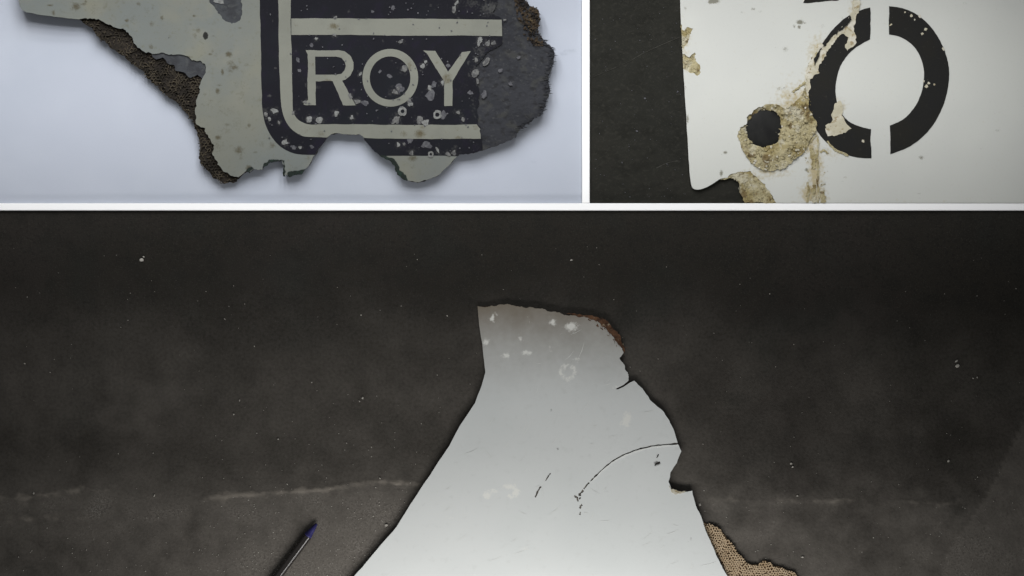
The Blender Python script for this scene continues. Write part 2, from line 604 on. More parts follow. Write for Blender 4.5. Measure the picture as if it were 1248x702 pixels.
items = [(442, 485, 2.1), (438, 489, 1.2), (172, 317, 2.6), (175, 313, 1.5), (292, 488, 1.2), (285, 505, 1.0), (313, 528, 1.0), (310, 422, 1.2), (30, 443, 1.2), (274, 389, 1),
         (339, 535, 1), (380, 466, 1), (471, 640, 2.2), (463, 583, 1.2), (964, 565, 1.6), (966, 569, 1.2), (1156, 562, 1.6), (972, 604, 1.4), (1166, 440, 2.2), (1167, 446, 2.4),
         (1186, 461, 1.2), (1191, 460, 1), (978, 679, 2), (853, 615, 2), (545, 385, 1), (440, 384, .9), (696, 317, 1.1), (144, 553, 1), (188, 604, 1.6), (41, 601, 1.6), (350, 590, 1.3)]
rg = random.Random(5)
for _ in range(520):
    y = 702 - abs(rg.gauss(0, 70))
    x = rg.gauss(430, 120) if rg.random() < .6 else rg.uniform(0, 1248)
    if y > 280:
        items.append((x, y, rg.uniform(.3, .8)))
for _ in range(260):
    items.append((rg.uniform(0, 1248), rg.uniform(300, 700), rg.uniform(.25, .6)))
grit('grit', items, M['grain'], 'pale grit specks scattered over the black tarpaulin', BZ + .0012)
grit('grit', [(rg.uniform(722, 838), rg.uniform(0, 245), rg.uniform(.3, .75)) for _ in range(90)] + [(786, 120, 1.5), (776, 160, 1.8), (826, 112, 1.6), (758, 198, 1.2), (813, 200, 1.3)],
     M['chip_dim'], 'faint dusty specks on the black slab beside the white plate', BZ + .0003)


# ------------------------------------------------------------------ honeycomb
def honeycomb(name, inc, exc, pitch, zf, depth, wall, mat, parent, keep=.94, warp=.5, drop=.002):
    P = np.array(inc[0])
    lo, hi = P.min(0), P.max(0)
    s = pitch / math.sqrt(3)
    segs, mids = {}, []
    nj = int((hi[1] - lo[1]) / (1.5 * s)) + 3
    ni = int((hi[0] - lo[0]) / pitch) + 3
    for j in range(nj):
        for i in range(ni):
            cx = lo[0] + (i + .5 * (j % 2)) * pitch
            cy = lo[1] + j * 1.5 * s
            c = [(cx + s * math.cos(math.radians(60 * k + 30)), cy + s * math.sin(math.radians(60 * k + 30))) for k in range(6)]
            for k in range(6):
                a, b = c[k], c[(k + 1) % 6]
                key = (round((a[0] + b[0]) * 5), round((a[1] + b[1]) * 5))
                segs.setdefault(key, (a, b))
    S_ = list(segs.values())
    mid = [((a[0] + b[0]) / 2, (a[1] + b[1]) / 2) for a, b in S_]
    ok = np.ones(len(S_), bool)
    for p in inc:
        ok &= inside(mid, p)
    for p in exc:
        ok &= ~inside(mid, p)
    V, F = [], []
    rng = random.Random(3)
    wf = lambda p: (p[0] + warp * fbm(p[0], p[1], .12, 1.5), p[1] + warp * fbm(p[0], p[1], .12, 9.5))
    for (a, b), k in zip(S_, ok):
        if not k or rng.random() > keep:
            continue
        a, b = wf(a), wf(b)
        dx, dy = b[0] - a[0], b[1] - a[1]
        l = math.hypot(dx, dy) or 1
        nx, ny = -dy / l * wall / 2, dx / l * wall / 2
        s0 = len(V)
        zt = zf((a[0] + b[0]) / 2, (a[1] + b[1]) / 2) - rng.random() * drop - drop * abs(fbm(a[0], a[1], .05, 6))
        for z in (zt, zt - depth):
            for (x, y) in ((a[0] + nx, a[1] + ny), (b[0] + nx, b[1] + ny), (b[0] - nx, b[1] - ny), (a[0] - nx, a[1] - ny)):
                V.append(W(x, y, z))
        F += [[s0 + 3, s0 + 2, s0 + 1, s0], [s0, s0 + 1, s0 + 5, s0 + 4], [s0 + 1, s0 + 2, s0 + 6, s0 + 5], [s0 + 2, s0 + 3, s0 + 7, s0 + 6], [s0 + 3, s0, s0 + 4, s0 + 7]]
        Fv = F[-5][::-1]
        F[-5] = Fv
    o = mesh_of(name, V, F, mat, parent)
    import bmesh
    bm = bmesh.new()
    bm.from_mesh(o.data)
    bmesh.ops.recalc_face_normals(bm, faces=bm.faces)
    bm.to_mesh(o.data)
    bm.free()
    return tag(o, kind='stuff')


def splinters(name, pts, zf, lmin, lmax, w, ang, spread, mat, parent):
    V, F = [], []
    rng = random.Random(9)
    for (x, y) in pts:
        L = rng.uniform(lmin, lmax)
        a = ang + rng.gauss(0, spread)
        ux, uy = math.cos(a), math.sin(a)
        ww = w * rng.uniform(.5, 1.3)
        z = zf(x, y) + rng.uniform(-.001, .0014)
        dz = rng.uniform(-.0012, .0012)
        s = len(V)
        for t, k in ((-.5, .35), (.5, .2), (0, 1)):
            for sd in (-1, 1):
                V.append(W(x + ux * L * t - uy * ww * k * sd, y + uy * L * t + ux * ww * k * sd, z + dz * t * 2 + (.0008 if t == 0 else 0)))
        F += [[s, s + 1, s + 5, s + 4], [s + 4, s + 5, s + 3, s + 2]]
    return tag(mesh_of(name, V, F, mat, parent), kind='stuff')


# ------------------------------------------------------------------ fragment with the lettering
def z1(x, y):
    w = max(0, (330 - x) / 300)
    return 0.018 + 0.006 * w ** 1.6 + .003 * max(0, (x - 560) / 120) + .0006 * fbm(x, y, .01, 2)


f1 = thing('wreckage_fragment', 380, 120, BZ, 'torn grey cream panel piece with navy band and letters ROY on pale sheet', 'debris', None)

LEFT = [(20, -60), (21, -8), (22.4, 0), (24, 7), (26.5, 12), (32, 15), (48, 18), (72, 21), (96, 23.5)]
INNER = [(103, 22), (117, 24), (128, 28), (139, 33), (150, 34.5), (154, 39), (162, 48), (173, 61.5), (178, 64.5), (199, 64), (212, 66.7), (222, 66.7), (231, 70.5),
         (238, 74), (245, 74.4), (250, 78), (251, 82), (250, 90), (247, 95), (242.6, 107), (239, 122), (239, 141), (239.8, 152), (250, 156), (251, 163), (257, 172), (261, 177),
         (259, 185), (261.5, 193), (265, 200.5), (272, 209), (281, 214), (290.5, 216)]
BOTTOM = [(297, 211), (301, 208), (304, 210), (309, 206), (314, 207), (320, 207), (320.6, 202), (326.5, 197.4), (336, 196), (344, 195.5), (345.5, 202), (346, 213), (350, 213), (361, 211), (370, 208.5),
          (376.7, 201), (384.4, 188.5), (392, 177), (398.5, 168), (403.6, 163.5), (411, 162), (424, 164), (433, 164.4), (438, 163.5), (442.7, 166.7), (447, 174), (455, 183),
          (462.6, 189), (471.5, 192), (479, 195.5), (483.5, 203), (485, 211), (493.7, 216.4), (497.6, 220), (507, 222), (519.6, 219.5), (530.5, 215.6), (540, 208), (548, 200.7),
          (552.5, 195), (557, 190.5), (560, 188), (570, 188), (579, 186), (588, 183.5)]
RIGHT = [(599, 179), (613, 174.5), (623, 170.5), (629, 167.4), (632, 160), (644.6, 150), (657, 141), (663.5, 131), (668, 119), (671, 111), (669, 103), (668, 92.5), (675, 77), (674.5, 61),
         (666.6, 53), (659.5, 45.5), (655.6, 36), (658, 23.5), (655, 11), (644.6, 6), (640, 0), (634, -10), (636, -60)]
PAINT_END = [(587, 170), (586, 155), (582, 150), (583, 120), (582, 100), (579, 85), (588, 72), (596, 62), (608, 56), (612, 52), (612, 24), (608, 20), (600, 15), (606, 0), (603, -12), (606, -60)]
COREB = [(100, 26), (105, 30), (115, 38.5), (128, 50), (139, 60), (154, 72), (167, 82), (183, 97), (207, 119), (222, 132), (235, 146), (239.6, 160), (243, 171), (243, 186), (244, 199),
         (251, 207), (262, 218), (273, 224), (284, 223), (291, 217.5)]
skin1 = rough(LEFT, .012, 2, .3, False) + rough(INNER, .12, 1.5, 1.4, False) + rough(BOTTOM, .07, 1.5, .8, False) + rough(PAINT_END, .10, 1.5, 1.2, False)
body1 = rough(LEFT, .012, 2, .3, False) + rough(COREB, .14, 1.2, 1.5, False) + rough(BOTTOM, .07, 1.5, .8, False, random.Random(2)) + rough(RIGHT, .09, 1.3, 1.3, False)
hole1 = rough([(255, -30), (255, 0), (257, 4.5), (262, 10), (268.5, 18), (275, 26), (282.6, 29), (290, 26), (295, 18), (294, 0), (296, -30)], .12, 1.4, 1.2)
cx = lambda p: np.array(p).mean(0)

BROWN1 = [(93, 8, 5, 5, .8), (88, 3, 4, 3, .4), (90, 11, 6, 2, .5), (185, 29, 4, 4, .55), (179, 13, 5, 6, .35), (150, 2, 4, 3, .4), (242, 37, 3.5, 4, .6), (281, 77, 5, 4, .6), (285, 82, 6, 4, .7),
          (270, 72, 4, 3, .4), (281, 86, 6, 3, .5), (278, 152, 5, 3, .5), (271, 166, 4, 3, .25), (291, 183, 6, 5, .75), (303, 205, 4, 4, .8), (294, 193, 3, 3, .5), (319, 176, 4, 5, .45), (332, 177, 5, 5, .55),
          (312, 196, 5, 6, .3), (330, 190, 5, 4, .3), (375, 193, 6, 5, .4), (360, 205, 6, 3, .35), (212, 38, 9, 12, .25), (195, 17, 6, 5, .25), (503, 193, 6, 4, .75), (503, 203, 5, 4, .4), (220, 58, 9, 4, .25),
          (305, 20, 5, 4, .25), (300, 130, 8, 8, .2), (262, 120, 8, 8, .2)]
rg = random.Random(77)
BROWN1 += [(rg.uniform(60, 315), rg.uniform(0, 205), rg.uniform(1.2, 4.5), rg.uniform(1.2, 4), rg.uniform(.4, .9)) for _ in range(75)]
BROWN1 += [(rg.uniform(100, 315), rg.uniform(0, 190), rg.uniform(8, 18), rg.uniform(6, 15), rg.uniform(.2, .4)) for _ in range(20)]
NICK1 = [(250.5, 43.5, 3.2, 4.5, 1.0), (206, 46, 2, 2, .5), (304, 206, 3, 3, .7)]
region('core_body', [body1], [], lambda x, y: z1(x, y) - .0056, .005, M['core_floor'], f1, 9)
region('laminate', [body1, skin1], [], lambda x, y: z1(x, y) - .0014, .003, M['grey_ply'], f1, 9)
lam = region('bare_laminate', [body1, rough([(570, -70), (600, -70), (700, -70), (700, 220), (570, 220)], 0)], [], lambda x, y: z1(x, y) - .0013 + .0006 * fbm(x, y, .05, 8), .0035, M['laminate'], f1, 4)
tag(lam, 'bare dark grey composite laminate with frayed edge')
region('painted_skin', [skin1], [hole1], z1, .0012, M['cream'], f1, 6,
       fine=[(a, b, rx * 1.5, ry * 1.5, 9) for a, b, rx, ry, s in BROWN1 + NICK1], attrs={'stain': spots(BROWN1), 'nick': spots(NICK1)})
ply = rough([(180, 60), (215, 60), (254, 66), (254, 90), (247, 96), (241, 91), (232, 95), (224, 88), (214, 86), (212, 79), (203, 76), (198, 70), (188, 71)], .12, 1.4, 1.2)
region('torn_ply', [ply, body1], [skin1], lambda x, y: z1(x, y) - .0016, .001, M['grey_ply'], f1, 5)
honeycomb('honeycomb_core', [body1], [skin1, ply, rough([(300, -70), (700, -70), (700, 230), (292, 230), (300, 200)], 0)], 3.9, lambda x, y: z1(x, y) - .0022, .004, .95, M['core'], f1, .86, 2.2, .003)
fr = [(x, y) for x, y in ((random.uniform(612, 662), random.uniform(-20, 56)) for _ in range(900)) if x > 626 + max(0, y) * .42 + random.gauss(0, 3)]
ok = inside(fr, body1)
splinters('frayed_core', [p for p, k in zip(fr, ok) if k], lambda x, y: z1(x, y) - .0004, 2, 6, 1.0, 0, .9, M['fray'], f1)
honeycomb('honeycomb_core', [body1, rough([(632, -60), (634, 0), (640, 16), (646, 34), (654, 50), (664, 52), (670, -60)], .1, 2, 1.5)], [], 3.6, lambda x, y: z1(x, y) + .0008, .004, .9, M['core'], f1, .75, 2.6, .003)
rg = random.Random(12)
edge = [p for p in body1 if p[0] > 630 and 40 < p[1] < 165]
splinters('edge_fibres', [(p[0] - rg.uniform(0, 6), p[1] + rg.uniform(-2, 2)) for p in edge for _ in range(2)], lambda x, y: z1(x, y) - .0011, 4, 10, .6, 0, .25, M['laminate'], f1)
region('flake', [blob(266, 1, 7, 3.2, .2)], [], lambda x, y: z1(x, y) - .0006, .0005, M['chip'], f1, 30)

navy = [(316, -60), (316.5, 0), (318, 60), (319, 110), (320, 135), (323, 150), (330, 165), (340, 177), (352, 184.5), (365, 188), (388, 188.7), (470, 190), (548, 190), (600, 190), (640, 190), (640, -60)]
navy = navy[:4] + smooth(navy[4:11], 4, False) + navy[11:]
navy = rough(navy, .012, 3, .35)
WEAR = [(600, 10, 16, 8, .9), (575, 4, 12, 8, .6), (590, 20, 10, 4, .5), (582, 178, 8, 5, .35), (545, 186, 12, 6, .5), (505, 180, 7, 9, .4), (585, 62, 10, 10, .6), (582, 90, 5, 14, .6), (577, 130, 5, 20, .45), (520, 118, 12, 9, .3), (560, 100, 18, 16, .28), (535, 9, 22, 8, .3),
        (450, 180, 14, 7, .2), (497, 112, 6, 6, .3)]
CH = [(409, 21.5, 2.8, 2.2), (408, 43, 3.2, 2), (385.5, 47.5, 2, 2.6), (489, 51, 4.2, 1.9, -.5), (439.5, 90, 2, 2.4), (492, 84.5, 4.6, 4.8), (481, 112, 5, 5), (486, 107, 2.5, 3), (515.5, 80, 3.6, 3), (518.5, 75, 2, 2.2),
      (524, 107.5, 2.6, 4), (539, 101, 3, 4), (499, 124, 3, 4.5), (435, 123.5, 4.2, 3.2), (484, 145, 4.5, 6.5), (480, 148, 4, 4), (511, 146.5, 4.5, 4), (518, 149, 5, 4), (485, 176.5, 2.6, 3.4), (492.5, 176, 2, 2.2), (502, 186, 3.6, 4.4),
      (533, 183, 1.5, 5, -.5), (546, 188, 3.6, 3.2), (553, 186, 3.4, 4), (324, 139, 3.2, 5, -.3), (328.5, 145, 2.2, 3), (334.5, 135, 4.8, 3.6), (340, 149.5, 2, 2.6), (347.5, 173, 4, 4.4), (365.5, 179.5, 2, 2.2), (377, 145.5, 5, 4.8),
      (389.5, 145.5, 5, 4.2), (409.5, 138, 3.8, 4.6), (428.5, 143, 2.4, 3), (372, 124.5, 3.8, 2.6), (357.5, 137.5, 2.6, 3), (584.5, 50, 4, 7), (594, 53, 5, 4), (601, 52.5, 3.4, 3.6), (580, 73, 2.6, 3.6), (592, 75, 4, 6, .5),
      (579, 88, 4, 6), (582, 98, 1.6, 4), (615.5, 24.5, 2, 1.8), (553, 11, 2.4, 5), (557, 3, 2.4, 4, .5), (427, 117, 3, 4), (500, 127, 3, 3), (558, 137, 4.5, 2.2, .5), (564, 145.5, 2, 4, -.4)]
HALO = WEAR + [(c[0], c[1], c[2] * 1.5 + 1, c[3] * 1.5 + 1, .62) for c in CH]
rg = random.Random(41)
HALO += [(rg.uniform(325, 600), rg.uniform(95, 188) if rg.random() < .75 else rg.uniform(0, 95), rg.uniform(1.2, 3.2), rg.uniform(1.2, 3), rg.uniform(.4, .75)) for _ in range(70)]
nv = region('navy_print', [skin1, navy], [hole1], lambda x, y: z1(x, y) + .0003, .0002, M['navy'], f1, 6, attrs={'wear': spots(HALO)}, fine=[(a, b, rx * 1.3, ry * 1.3, 7) for a, b, rx, ry, s in HALO])
band_o = [(338.5, -60), (339, 0), (340, 60), (341.5, 110), (343, 130), (347, 145), (354, 156), (363, 163), (372, 166.5), (390, 167.2), (470, 168.8), (560, 169), (586, 169), (586, 158), (581, 151.5)]
band_i = [(540, 152.3), (460, 152), (380, 152), (372, 150.5), (363, 145.5), (358, 137.5), (356.5, 125), (355.5, 60), (354.5, 43), (354.5, -60)]
band = band_o[:3] + smooth(band_o[3:10], 4, False) + band_o[10:] + band_i[:2] + smooth(band_i[2:8], 4, False) + band_i[8:]
ST2 = [(407, 32, 6, 4, .8), (391, 163, 6, 4, .5), (512, 163, 7, 5, .8), (492, 163, 5, 4, .55), (557, 157, 4, 4, .4), (479, 157, 5, 4, .3), (372, 160, 9, 5, .35), (605, 38, 3, 2, .4), (580, 155, 5, 4, .5), (558, 168, 5, 3, .6), (515, 155, 6, 3, .5)]
zp = lambda x, y: z1(x, y) + .0007
ats = {'stain': spots(ST2)}
fine2 = [(a, b, rx * 1.4, ry * 1.4, 8) for a, b, rx, ry, s in ST2]
region('cream_band', [skin1, rough(band, .012, 3, .35)], [], zp, .0003, M['print'], f1, 6, attrs=ats, fine=fine2)
region('cream_bar', [rough([(355, 22.6), (450, 22.7), (540, 23.2), (611.5, 24), (612, 44), (540, 43.6), (450, 42.8), (355, 42.6)], .008, 4, .35)], [], zp, .0003, M['print'], f1, 6, attrs=ats, fine=fine2)
# letters
Ro = [(372.5, 61), (412, 61), (420, 62.5), (427, 68), (430.8, 76), (430.8, 84), (427, 92), (421, 97), (417, 98.3), (433.5, 128.3), (418, 128.3), (405.5, 99), (384.7, 99), (385, 128.3), (374, 128.3), (370, 127.5), (370.5, 124), (375.4, 122), (375, 66)]
Ri = [(384, 69), (410, 69), (416, 70.5), (420, 75), (421.5, 80), (420, 85.5), (416, 90), (410, 91), (384.4, 91)]
region('letter_r', [rough(Ro, .02, 2, .4)], [Ri], zp, .0003, M['print'], f1, 5, attrs={'stain': spots([(380, 80, 3, 5, .7), (399, 98, 8, 2, .6)])})
el = lambda cx_, cy_, rx, ry, n=56: [(cx_ + rx * math.cos(2 * math.pi * i / n), cy_ + ry * math.sin(2 * math.pi * i / n)) for i in range(n)]
region('letter_o', [el(475.7, 94.8, 34, 35.2)], [el(475.4, 95.1, 24.8, 26.4)], zp, .0003, M['print'], f1, 5, attrs={'stain': spots([(501, 80, 4, 6, .8), (479, 60, 3, 3, .3)])})
Yo = [(515.5, 61.5), (530.5, 62), (546, 87.5), (563, 63.5), (573.8, 62.3), (571, 66.5), (551.6, 98.5), (551.4, 129), (541.5, 129.3), (541.6, 99.5), (520, 65)]
region('letter_y', [rough(Yo, .015, 2, .4)], [], zp, .0003, M['print'], f1, 5, attrs={'stain': spots([(545, 96, 6, 7, .75)])})

for c in CH:
    kx = random.uniform(.68, .95)
    ang = c[4] if len(c) > 4 else random.uniform(-.5, .5)
    bl = rough(smooth(blob(c[0], c[1], c[2] * kx, c[3] * kx, ang, 8, .42), 3), .22, .45, .5)
    rr_ = max(c[2], c[3])
    region('paint_chip', [bl], [], (lambda cx_, cy_, q: lambda x, y: z1(x, y) + .0008 + .0007 * max(0, 1 - math.hypot(x - cx_, y - cy_) / q) + .0004 * fbm(x, y, .6, 3))(c[0], c[1], rr_), .0005,
           M['chip'] if c[0] % 3 > 1.4 else M['chip_mid'], f1, 1.3)
for (x, y, ro, ri) in ((490.5, 135.5, 5.2, 2.4), (533, 139.8, 5.2, 2.6), (525, 188, 3.4, 1.6), (532, 52, 0, 0)):
    if ro:
        region('barnacle_ring', [blob(x, y, ro, ro * 1.1, 0, 16, .12)], [blob(x, y, ri, ri, 0, 10, .12)], lambda x, y: z1(x, y) + .0012, .0006, M['chip'], f1, 30)
for c in [(445, 125.5, 4.5, 3), (380, 55, 2, 2.5), (454, 14, 2, 1.5), (479, 9.5, 2.5, 2.5), (524, 116, 7, 5), (540, 140, 5, 4), (358, 179.5, 3.5, 3), (380, 179, 2, 2.5), (463, 87, 2, 2), (475, 93, 3, 2), (573, 113, 2.5, 3.5), (528, 104, 3, 5), (546, 80, 2, 2.6),
          (487, 108, 5, 5), (363, 73, 2.2, 3), (365, 86, 2, 3), (500, 170, 4, 4), (520, 176, 5, 6), (610, 86, 3, 3), (632, 70, 2, 2), (622, 102, 3, 2), (590, 115, 3, 6)]:
    region('worn_scar', [blob(c[0], c[1], c[2], c[3], random.uniform(0, 3), 13, .35)], [], lambda x, y: z1(x, y) + .0006, .0004, M['chip_dim'], f1, 3)
rg = random.Random(21)
V, F = [], []
for _ in range(170):
    x, y = rg.uniform(322, 600), rg.uniform(0, 188)
    if y < 150 and x < 420 and rg.random() < .7 or not inside([(x, y)], skin1)[0]:
        continue
    b = blob(x, y, rg.uniform(.5, 1.3), rg.uniform(.5, 1.1), rg.uniform(0, 3), 6, .3, rg)
    s = len(V)
    V += [W(p[0], p[1], z1(x, y) + .0013) for p in b] + [W(p[0], p[1], z1(x, y) + .0004) for p in b]
    F.append([s + 5 - i for i in range(6)])
    F += [[s + (i + 1) % 6, s + i, s + 6 + i, s + 6 + (i + 1) % 6][::-1] for i in range(6)]
tag(mesh_of('paint_flecks', V, F, M['chip_dim'], f1), kind='stuff')
for poly in ([(462, 189), (471, 190.5), (479, 193), (485, 201), (487, 208), (495, 214), (497, 220), (491, 218.5), (484, 213), (481.5, 204), (477, 198), (469, 193.5)],
             [(300, 208), (306, 203), (309, 205), (304, 211)], [(350, 211), (361, 208), (371, 206), (369, 210.5), (360, 213), (350, 215)], [(344, 195), (347, 196), (347.5, 215), (345, 215)],
             [(320, 206), (321, 200), (327, 195.5), (337, 194.6), (344, 194.6), (337, 197), (327, 199), (322, 203)]):
    region('dark_growth', [rough(poly, .12, 1.2, 1)], [], lambda x, y: z1(x, y) + .0005, .004, M['green_crust'], f1, 4)

# ------------------------------------------------------------------ white plate with the stencilled ring
z2 = lambda x, y: 0.0085 + .0003 * fbm(x, y, .01, 4)
f2 = thing('wreckage_plate', 1040, 120, BZ, 'white plate with split black ring and crusted bolt hole on black slab', 'debris')
out2 = [(829, -60), (829, 0), (830, 31), (832.5, 78), (834.4, 110), (836.5, 140), (837, 157), (839, 187), (841, 215)] + smooth([(841, 215), (843.5, 228), (850, 231), (859, 229), (868.6, 224), (878, 218), (887, 216.5)], 4, False)[1:]
right2 = [(1310, 247.3), (1310, -60)]
cr_edge = [(887, 216.5), (889, 213.5), (897, 211), (908, 209), (915.6, 209), (923.5, 217), (933, 224.6), (939, 235.6), (946, 247.3)]
skin2 = rough(out2, .008, 3, .4, False) + rough(cr_edge, .12, 1.4, 1, False)[1:] + right2
body2 = rough(out2, .008, 3, .4, False, random.Random(4)) + rough([(897, 218), (901, 223), (901.5, 234), (908, 247.3)], .12, 1.4, 1, False) + right2
crater = rough([(900, 168), (902, 155.5), (909, 152), (910, 143), (920, 133.5), (934, 127), (949.6, 128), (958, 133), (968, 126), (975, 118), (982, 106), (986, 118), (984, 132), (990, 141), (995, 147.6), (993.5, 162), (984, 177.4), (975, 190), (965, 199), (952.7, 206), (937, 208),
                (921, 202.5), (909, 188), (902.5, 176)], .10, 1.5, 1.3)
hole2 = rough(smooth([(912, 155.5), (915, 144.5), (923, 137.5), (934, 134), (945, 136), (951, 143), (951, 152), (945.6, 160), (942.5, 165.6), (945.6, 173), (937, 177.4), (926, 178), (916.6, 174), (912.7, 165)], 2), .05, 1.4, .6)
lefts = [rough([(829, 28), (834, 38), (837, 33), (845, 35), (842, 41), (840, 47), (838, 53), (833, 58), (829, 60)], .14, 1.3, 1.2),
         rough([(829, 66), (835, 66), (840, 70), (847, 64), (848, 72), (853, 79), (854, 88), (850, 92.5), (844, 89), (837, 86), (831, 82)], .14, 1.3, 1.2)]
GREY2 = [(975, 27, 4, 2.5, .9), (974, 33, 2, 2, .8), (968, 32, 1.6, 2, .6), (981, 28, 2, 1.5, .5), (957, 60, 4, 4, .45), (946, 58, 2, 1.5, .35), (870, 1, 6, 3, 1), (866, 2, 3, 3, .8), (918, 11, 3, 2, .5), (904, 15, 2, 2, .4), (927, 14, 3, 1.6, .35), (884, 186, 2.2, 1.8, .8),
         (880, 188, 2, 1.4, .3), (983, 207, 2.4, 2.2, .75), (1123, 192, 3.5, 2.5, .55), (1216, 159, 4, 2, .4), (1197, 181, 4, 2, .3), (1176, 4, 5, 2, .3), (1026, 22, 2, 2, .35), (1002, 32, 3, 3, .35), (956, 107, 4, 2, .4), (879, 211, 2, 4, .7), (894, 22, 10, 2, .2),
         (835, 10, 2, 3, .4), (838, 145, 2, 6, .6), (1030, 216, 3, 1.6, .4), (1027, 221, 3, 1.6, .3), (1120, 236, 3, 2, .35), (950, 108, 5, 2.5, .4), (835, 107, 2, 3, .4)]
BLEED = [(975, 140, 26, 30, .75), (990, 100, 8, 20, .7), (960, 118, 14, 10, .5), (994, 205, 8, 30, .75), (990, 238, 12, 14, .8), (1000, 240, 8, 10, .6), (930, 214, 14, 6, .45), (985, 175, 12, 10, .7), (835, 60, 5, 30, .4), (995, 60, 10, 16, .5), (1042, 8, 6, 12, .5), (936, 210, 26, 6, .45),
         (1012, 185, 14, 8, .35), (1025, 128, 6, 10, .4)]
region('plate_core', [body2], [crater], lambda x, y: z2(x, y) - .0030, .0015, M['rim2'], f2, 12)
region('painted_skin', [skin2], [crater] + lefts, z2, .0018, M['white2'], f2, 8, fine=[(a, b, rx * 1.5, ry * 1.5, 8) for a, b, rx, ry, s in GREY2] + [(a, b, rx * 1.5, ry * 1.5, 10) for a, b, rx, ry, s in BLEED],
       attrs={'stain': spots(GREY2), 'bleed': spots(BLEED)})


def zc(x, y):
    d = math.hypot(x - 931, y - 157)
    rim = max(0, min(1, (d - 20) / 18))
    return max(.0040, z2(x, y) - .0040 * (1 - rim) ** 1.3 + .0022 * rim + .0022 * fbm(x, y, .09, 13, 5) + .0012 * fbm(x, y, .33, 17, 3))


region('crater_crust', [crater], [hole2], zc, .001, M['crust'], f2, 1.6, zb=.0037)
VD, FD = [], []
prof = [(24.5, .0038), (24, .0046), (21, .0058), (16, .0067), (10, .0073), (4, .0076)]
for (rr_, zz) in prof:
    for i in range(28):
        a = 2 * math.pi * i / 28
        VD.append(W(931 + rr_ * math.cos(a), 156.5 + rr_ * math.sin(a), zz))
for i in range(len(prof) - 1):
    for k in range(28):
        q = (k + 1) % 28
        FD.append([i * 28 + q, i * 28 + k, (i + 1) * 28 + k, (i + 1) * 28 + q])
FD.append([(len(prof) - 1) * 28 + k for k in range(28)][::-1])
tag(mesh_of('fastener_head', VD, FD, M['dark_metal'], f2, True), 'dark domed fastener head sunk in the crusted hole')
rb = lambda x, y: z2(x, y) - .0006 + .0014 * fbm(x, y, .11, 19, 5) + .0007 * fbm(x, y, .4, 5, 3)
for p in lefts:
    region('edge_crust', [p, body2], [], rb, .003, M['crust'], f2, 1.7, zb=.0037)
region('corner_crust', [rough([(878, 219), (887, 214), (897, 211), (908, 209), (915.6, 209), (923.5, 217), (933, 224.6), (939, 235.6), (946, 247.3), (908, 247.3), (901.5, 234), (901, 223), (897, 218), (888, 217)], .1, 1.3, 1)], [], rb, .006, M['crust'], f2, 1.7, zb=.0037)


def crumbs(polys, exc, n, rmin, rmax, zf, mat, parent, seed):
    rng = random.Random(seed)
    V, F = [], []
    P = np.array(polys[0])
    lo, hi = P.min(0), P.max(0)
    Q = [(rng.uniform(lo[0], hi[0]), rng.uniform(lo[1], hi[1])) for _ in range(n)]
    ok = np.ones(n, bool)
    for p in polys:
        ok &= inside(Q, p)
    for p in exc:
        ok &= ~inside(Q, p)
    for (x, y), g in zip(Q, ok):
        if not g:
            continue
        rr = rmin + (rmax - rmin) * rng.random() ** 2.2
        b = blob(x, y, rr, rr * rng.uniform(.5, 1), rng.uniform(0, 3), 6, .3, rng)
        z0 = zf(x, y) - .0004
        s0 = len(V)
        V += [W(p[0], p[1], z0) for p in b]
        V += [W(x + (p[0] - x) * .62, y + (p[1] - y) * .62, z0 + rr * rng.uniform(.0005, .0009)) for p in b]
        F.append([s0 + 11 - i for i in range(6)])
        for i in range(6):
            q = (i + 1) % 6
            F.append([s0 + q, s0 + i, s0 + 6 + i, s0 + 6 + q])
    return tag(mesh_of('crust_crumbs', V, F, mat, parent), kind='stuff')


crumbs([crater], [hole2], 700, .5, 3.0, zc, M['crust'], f2, 1)
crumbs([crater], [hole2], 220, .6, 2.6, zc, M['crust_pale'], f2, 2)
corner2 = [(888, 215), (897, 212), (908, 210), (915, 211), (922, 218), (931, 226), (937, 237), (943, 246), (909, 246), (903, 234), (902, 223)]
crumbs([corner2], [], 260, .5, 2.4, rb, M['crust'], f2, 3)
for i_, p in enumerate(lefts):
    crumbs([p, body2], [], 160, .5, 1.6, rb, M['crust'], f2, 4 + i_)
spray = [(956, 132), (962, 112), (978, 98), (990, 98), (988, 130), (996, 146), (994, 168), (1002, 180), (1010, 190), (1006, 247), (980, 247), (984, 200), (978, 190), (986, 178), (992, 150), (982, 138)]
crumbs([spray], [], 320, .35, 1.1, lambda x, y: z2(x, y) + .0003, M['crust'], f2, 9)
# ring
zr = lambda x, y: z2(x, y) + .0003
ell = lambda cx_, cy_, rx, ry, a0, a1, n: [(cx_ + rx * math.cos(math.radians(a0 + (a1 - a0) * i / n)), cy_ + ry * math.sin(math.radians(a0 + (a1 - a0) * i / n))) for i in range(n + 1)]
ringL = [(1060.5, 9), (1060.5, 48)] + smooth([(1060.5, 48), (1046, 56), (1034, 66), (1024, 81), (1019, 100), (1018.5, 115), (1022, 131), (1030, 144), (1043, 152.5), (1061.5, 157.5)], 3, False)[1:] + [(1062, 193)] + \
    smooth([(1062, 193), (1045, 192), (1028, 187), (1010, 176), (996, 160), (987.5, 140), (984.5, 118), (985.5, 98), (991, 76), (1001, 55), (1015, 36), (1030, 22), (1046, 13.5), (1060.5, 9)], 3, False)[1:-1]
ringR = [(1083.5, 7.5)] + smooth([(1083.5, 7.5), (1100, 10), (1117, 17.5), (1133, 31), (1146, 50), (1154, 70), (1157, 90), (1154, 114), (1146, 137), (1132, 159), (1110, 178), (1085, 188)], 3, False)[1:] + [(1084.5, 153)] + \
    smooth([(1084.5, 153), (1100, 146), (1113, 133), (1122, 116), (1126, 96), (1125, 80), (1119, 64), (1110, 53), (1097, 45), (1083.5, 42)], 3, False)[1:]
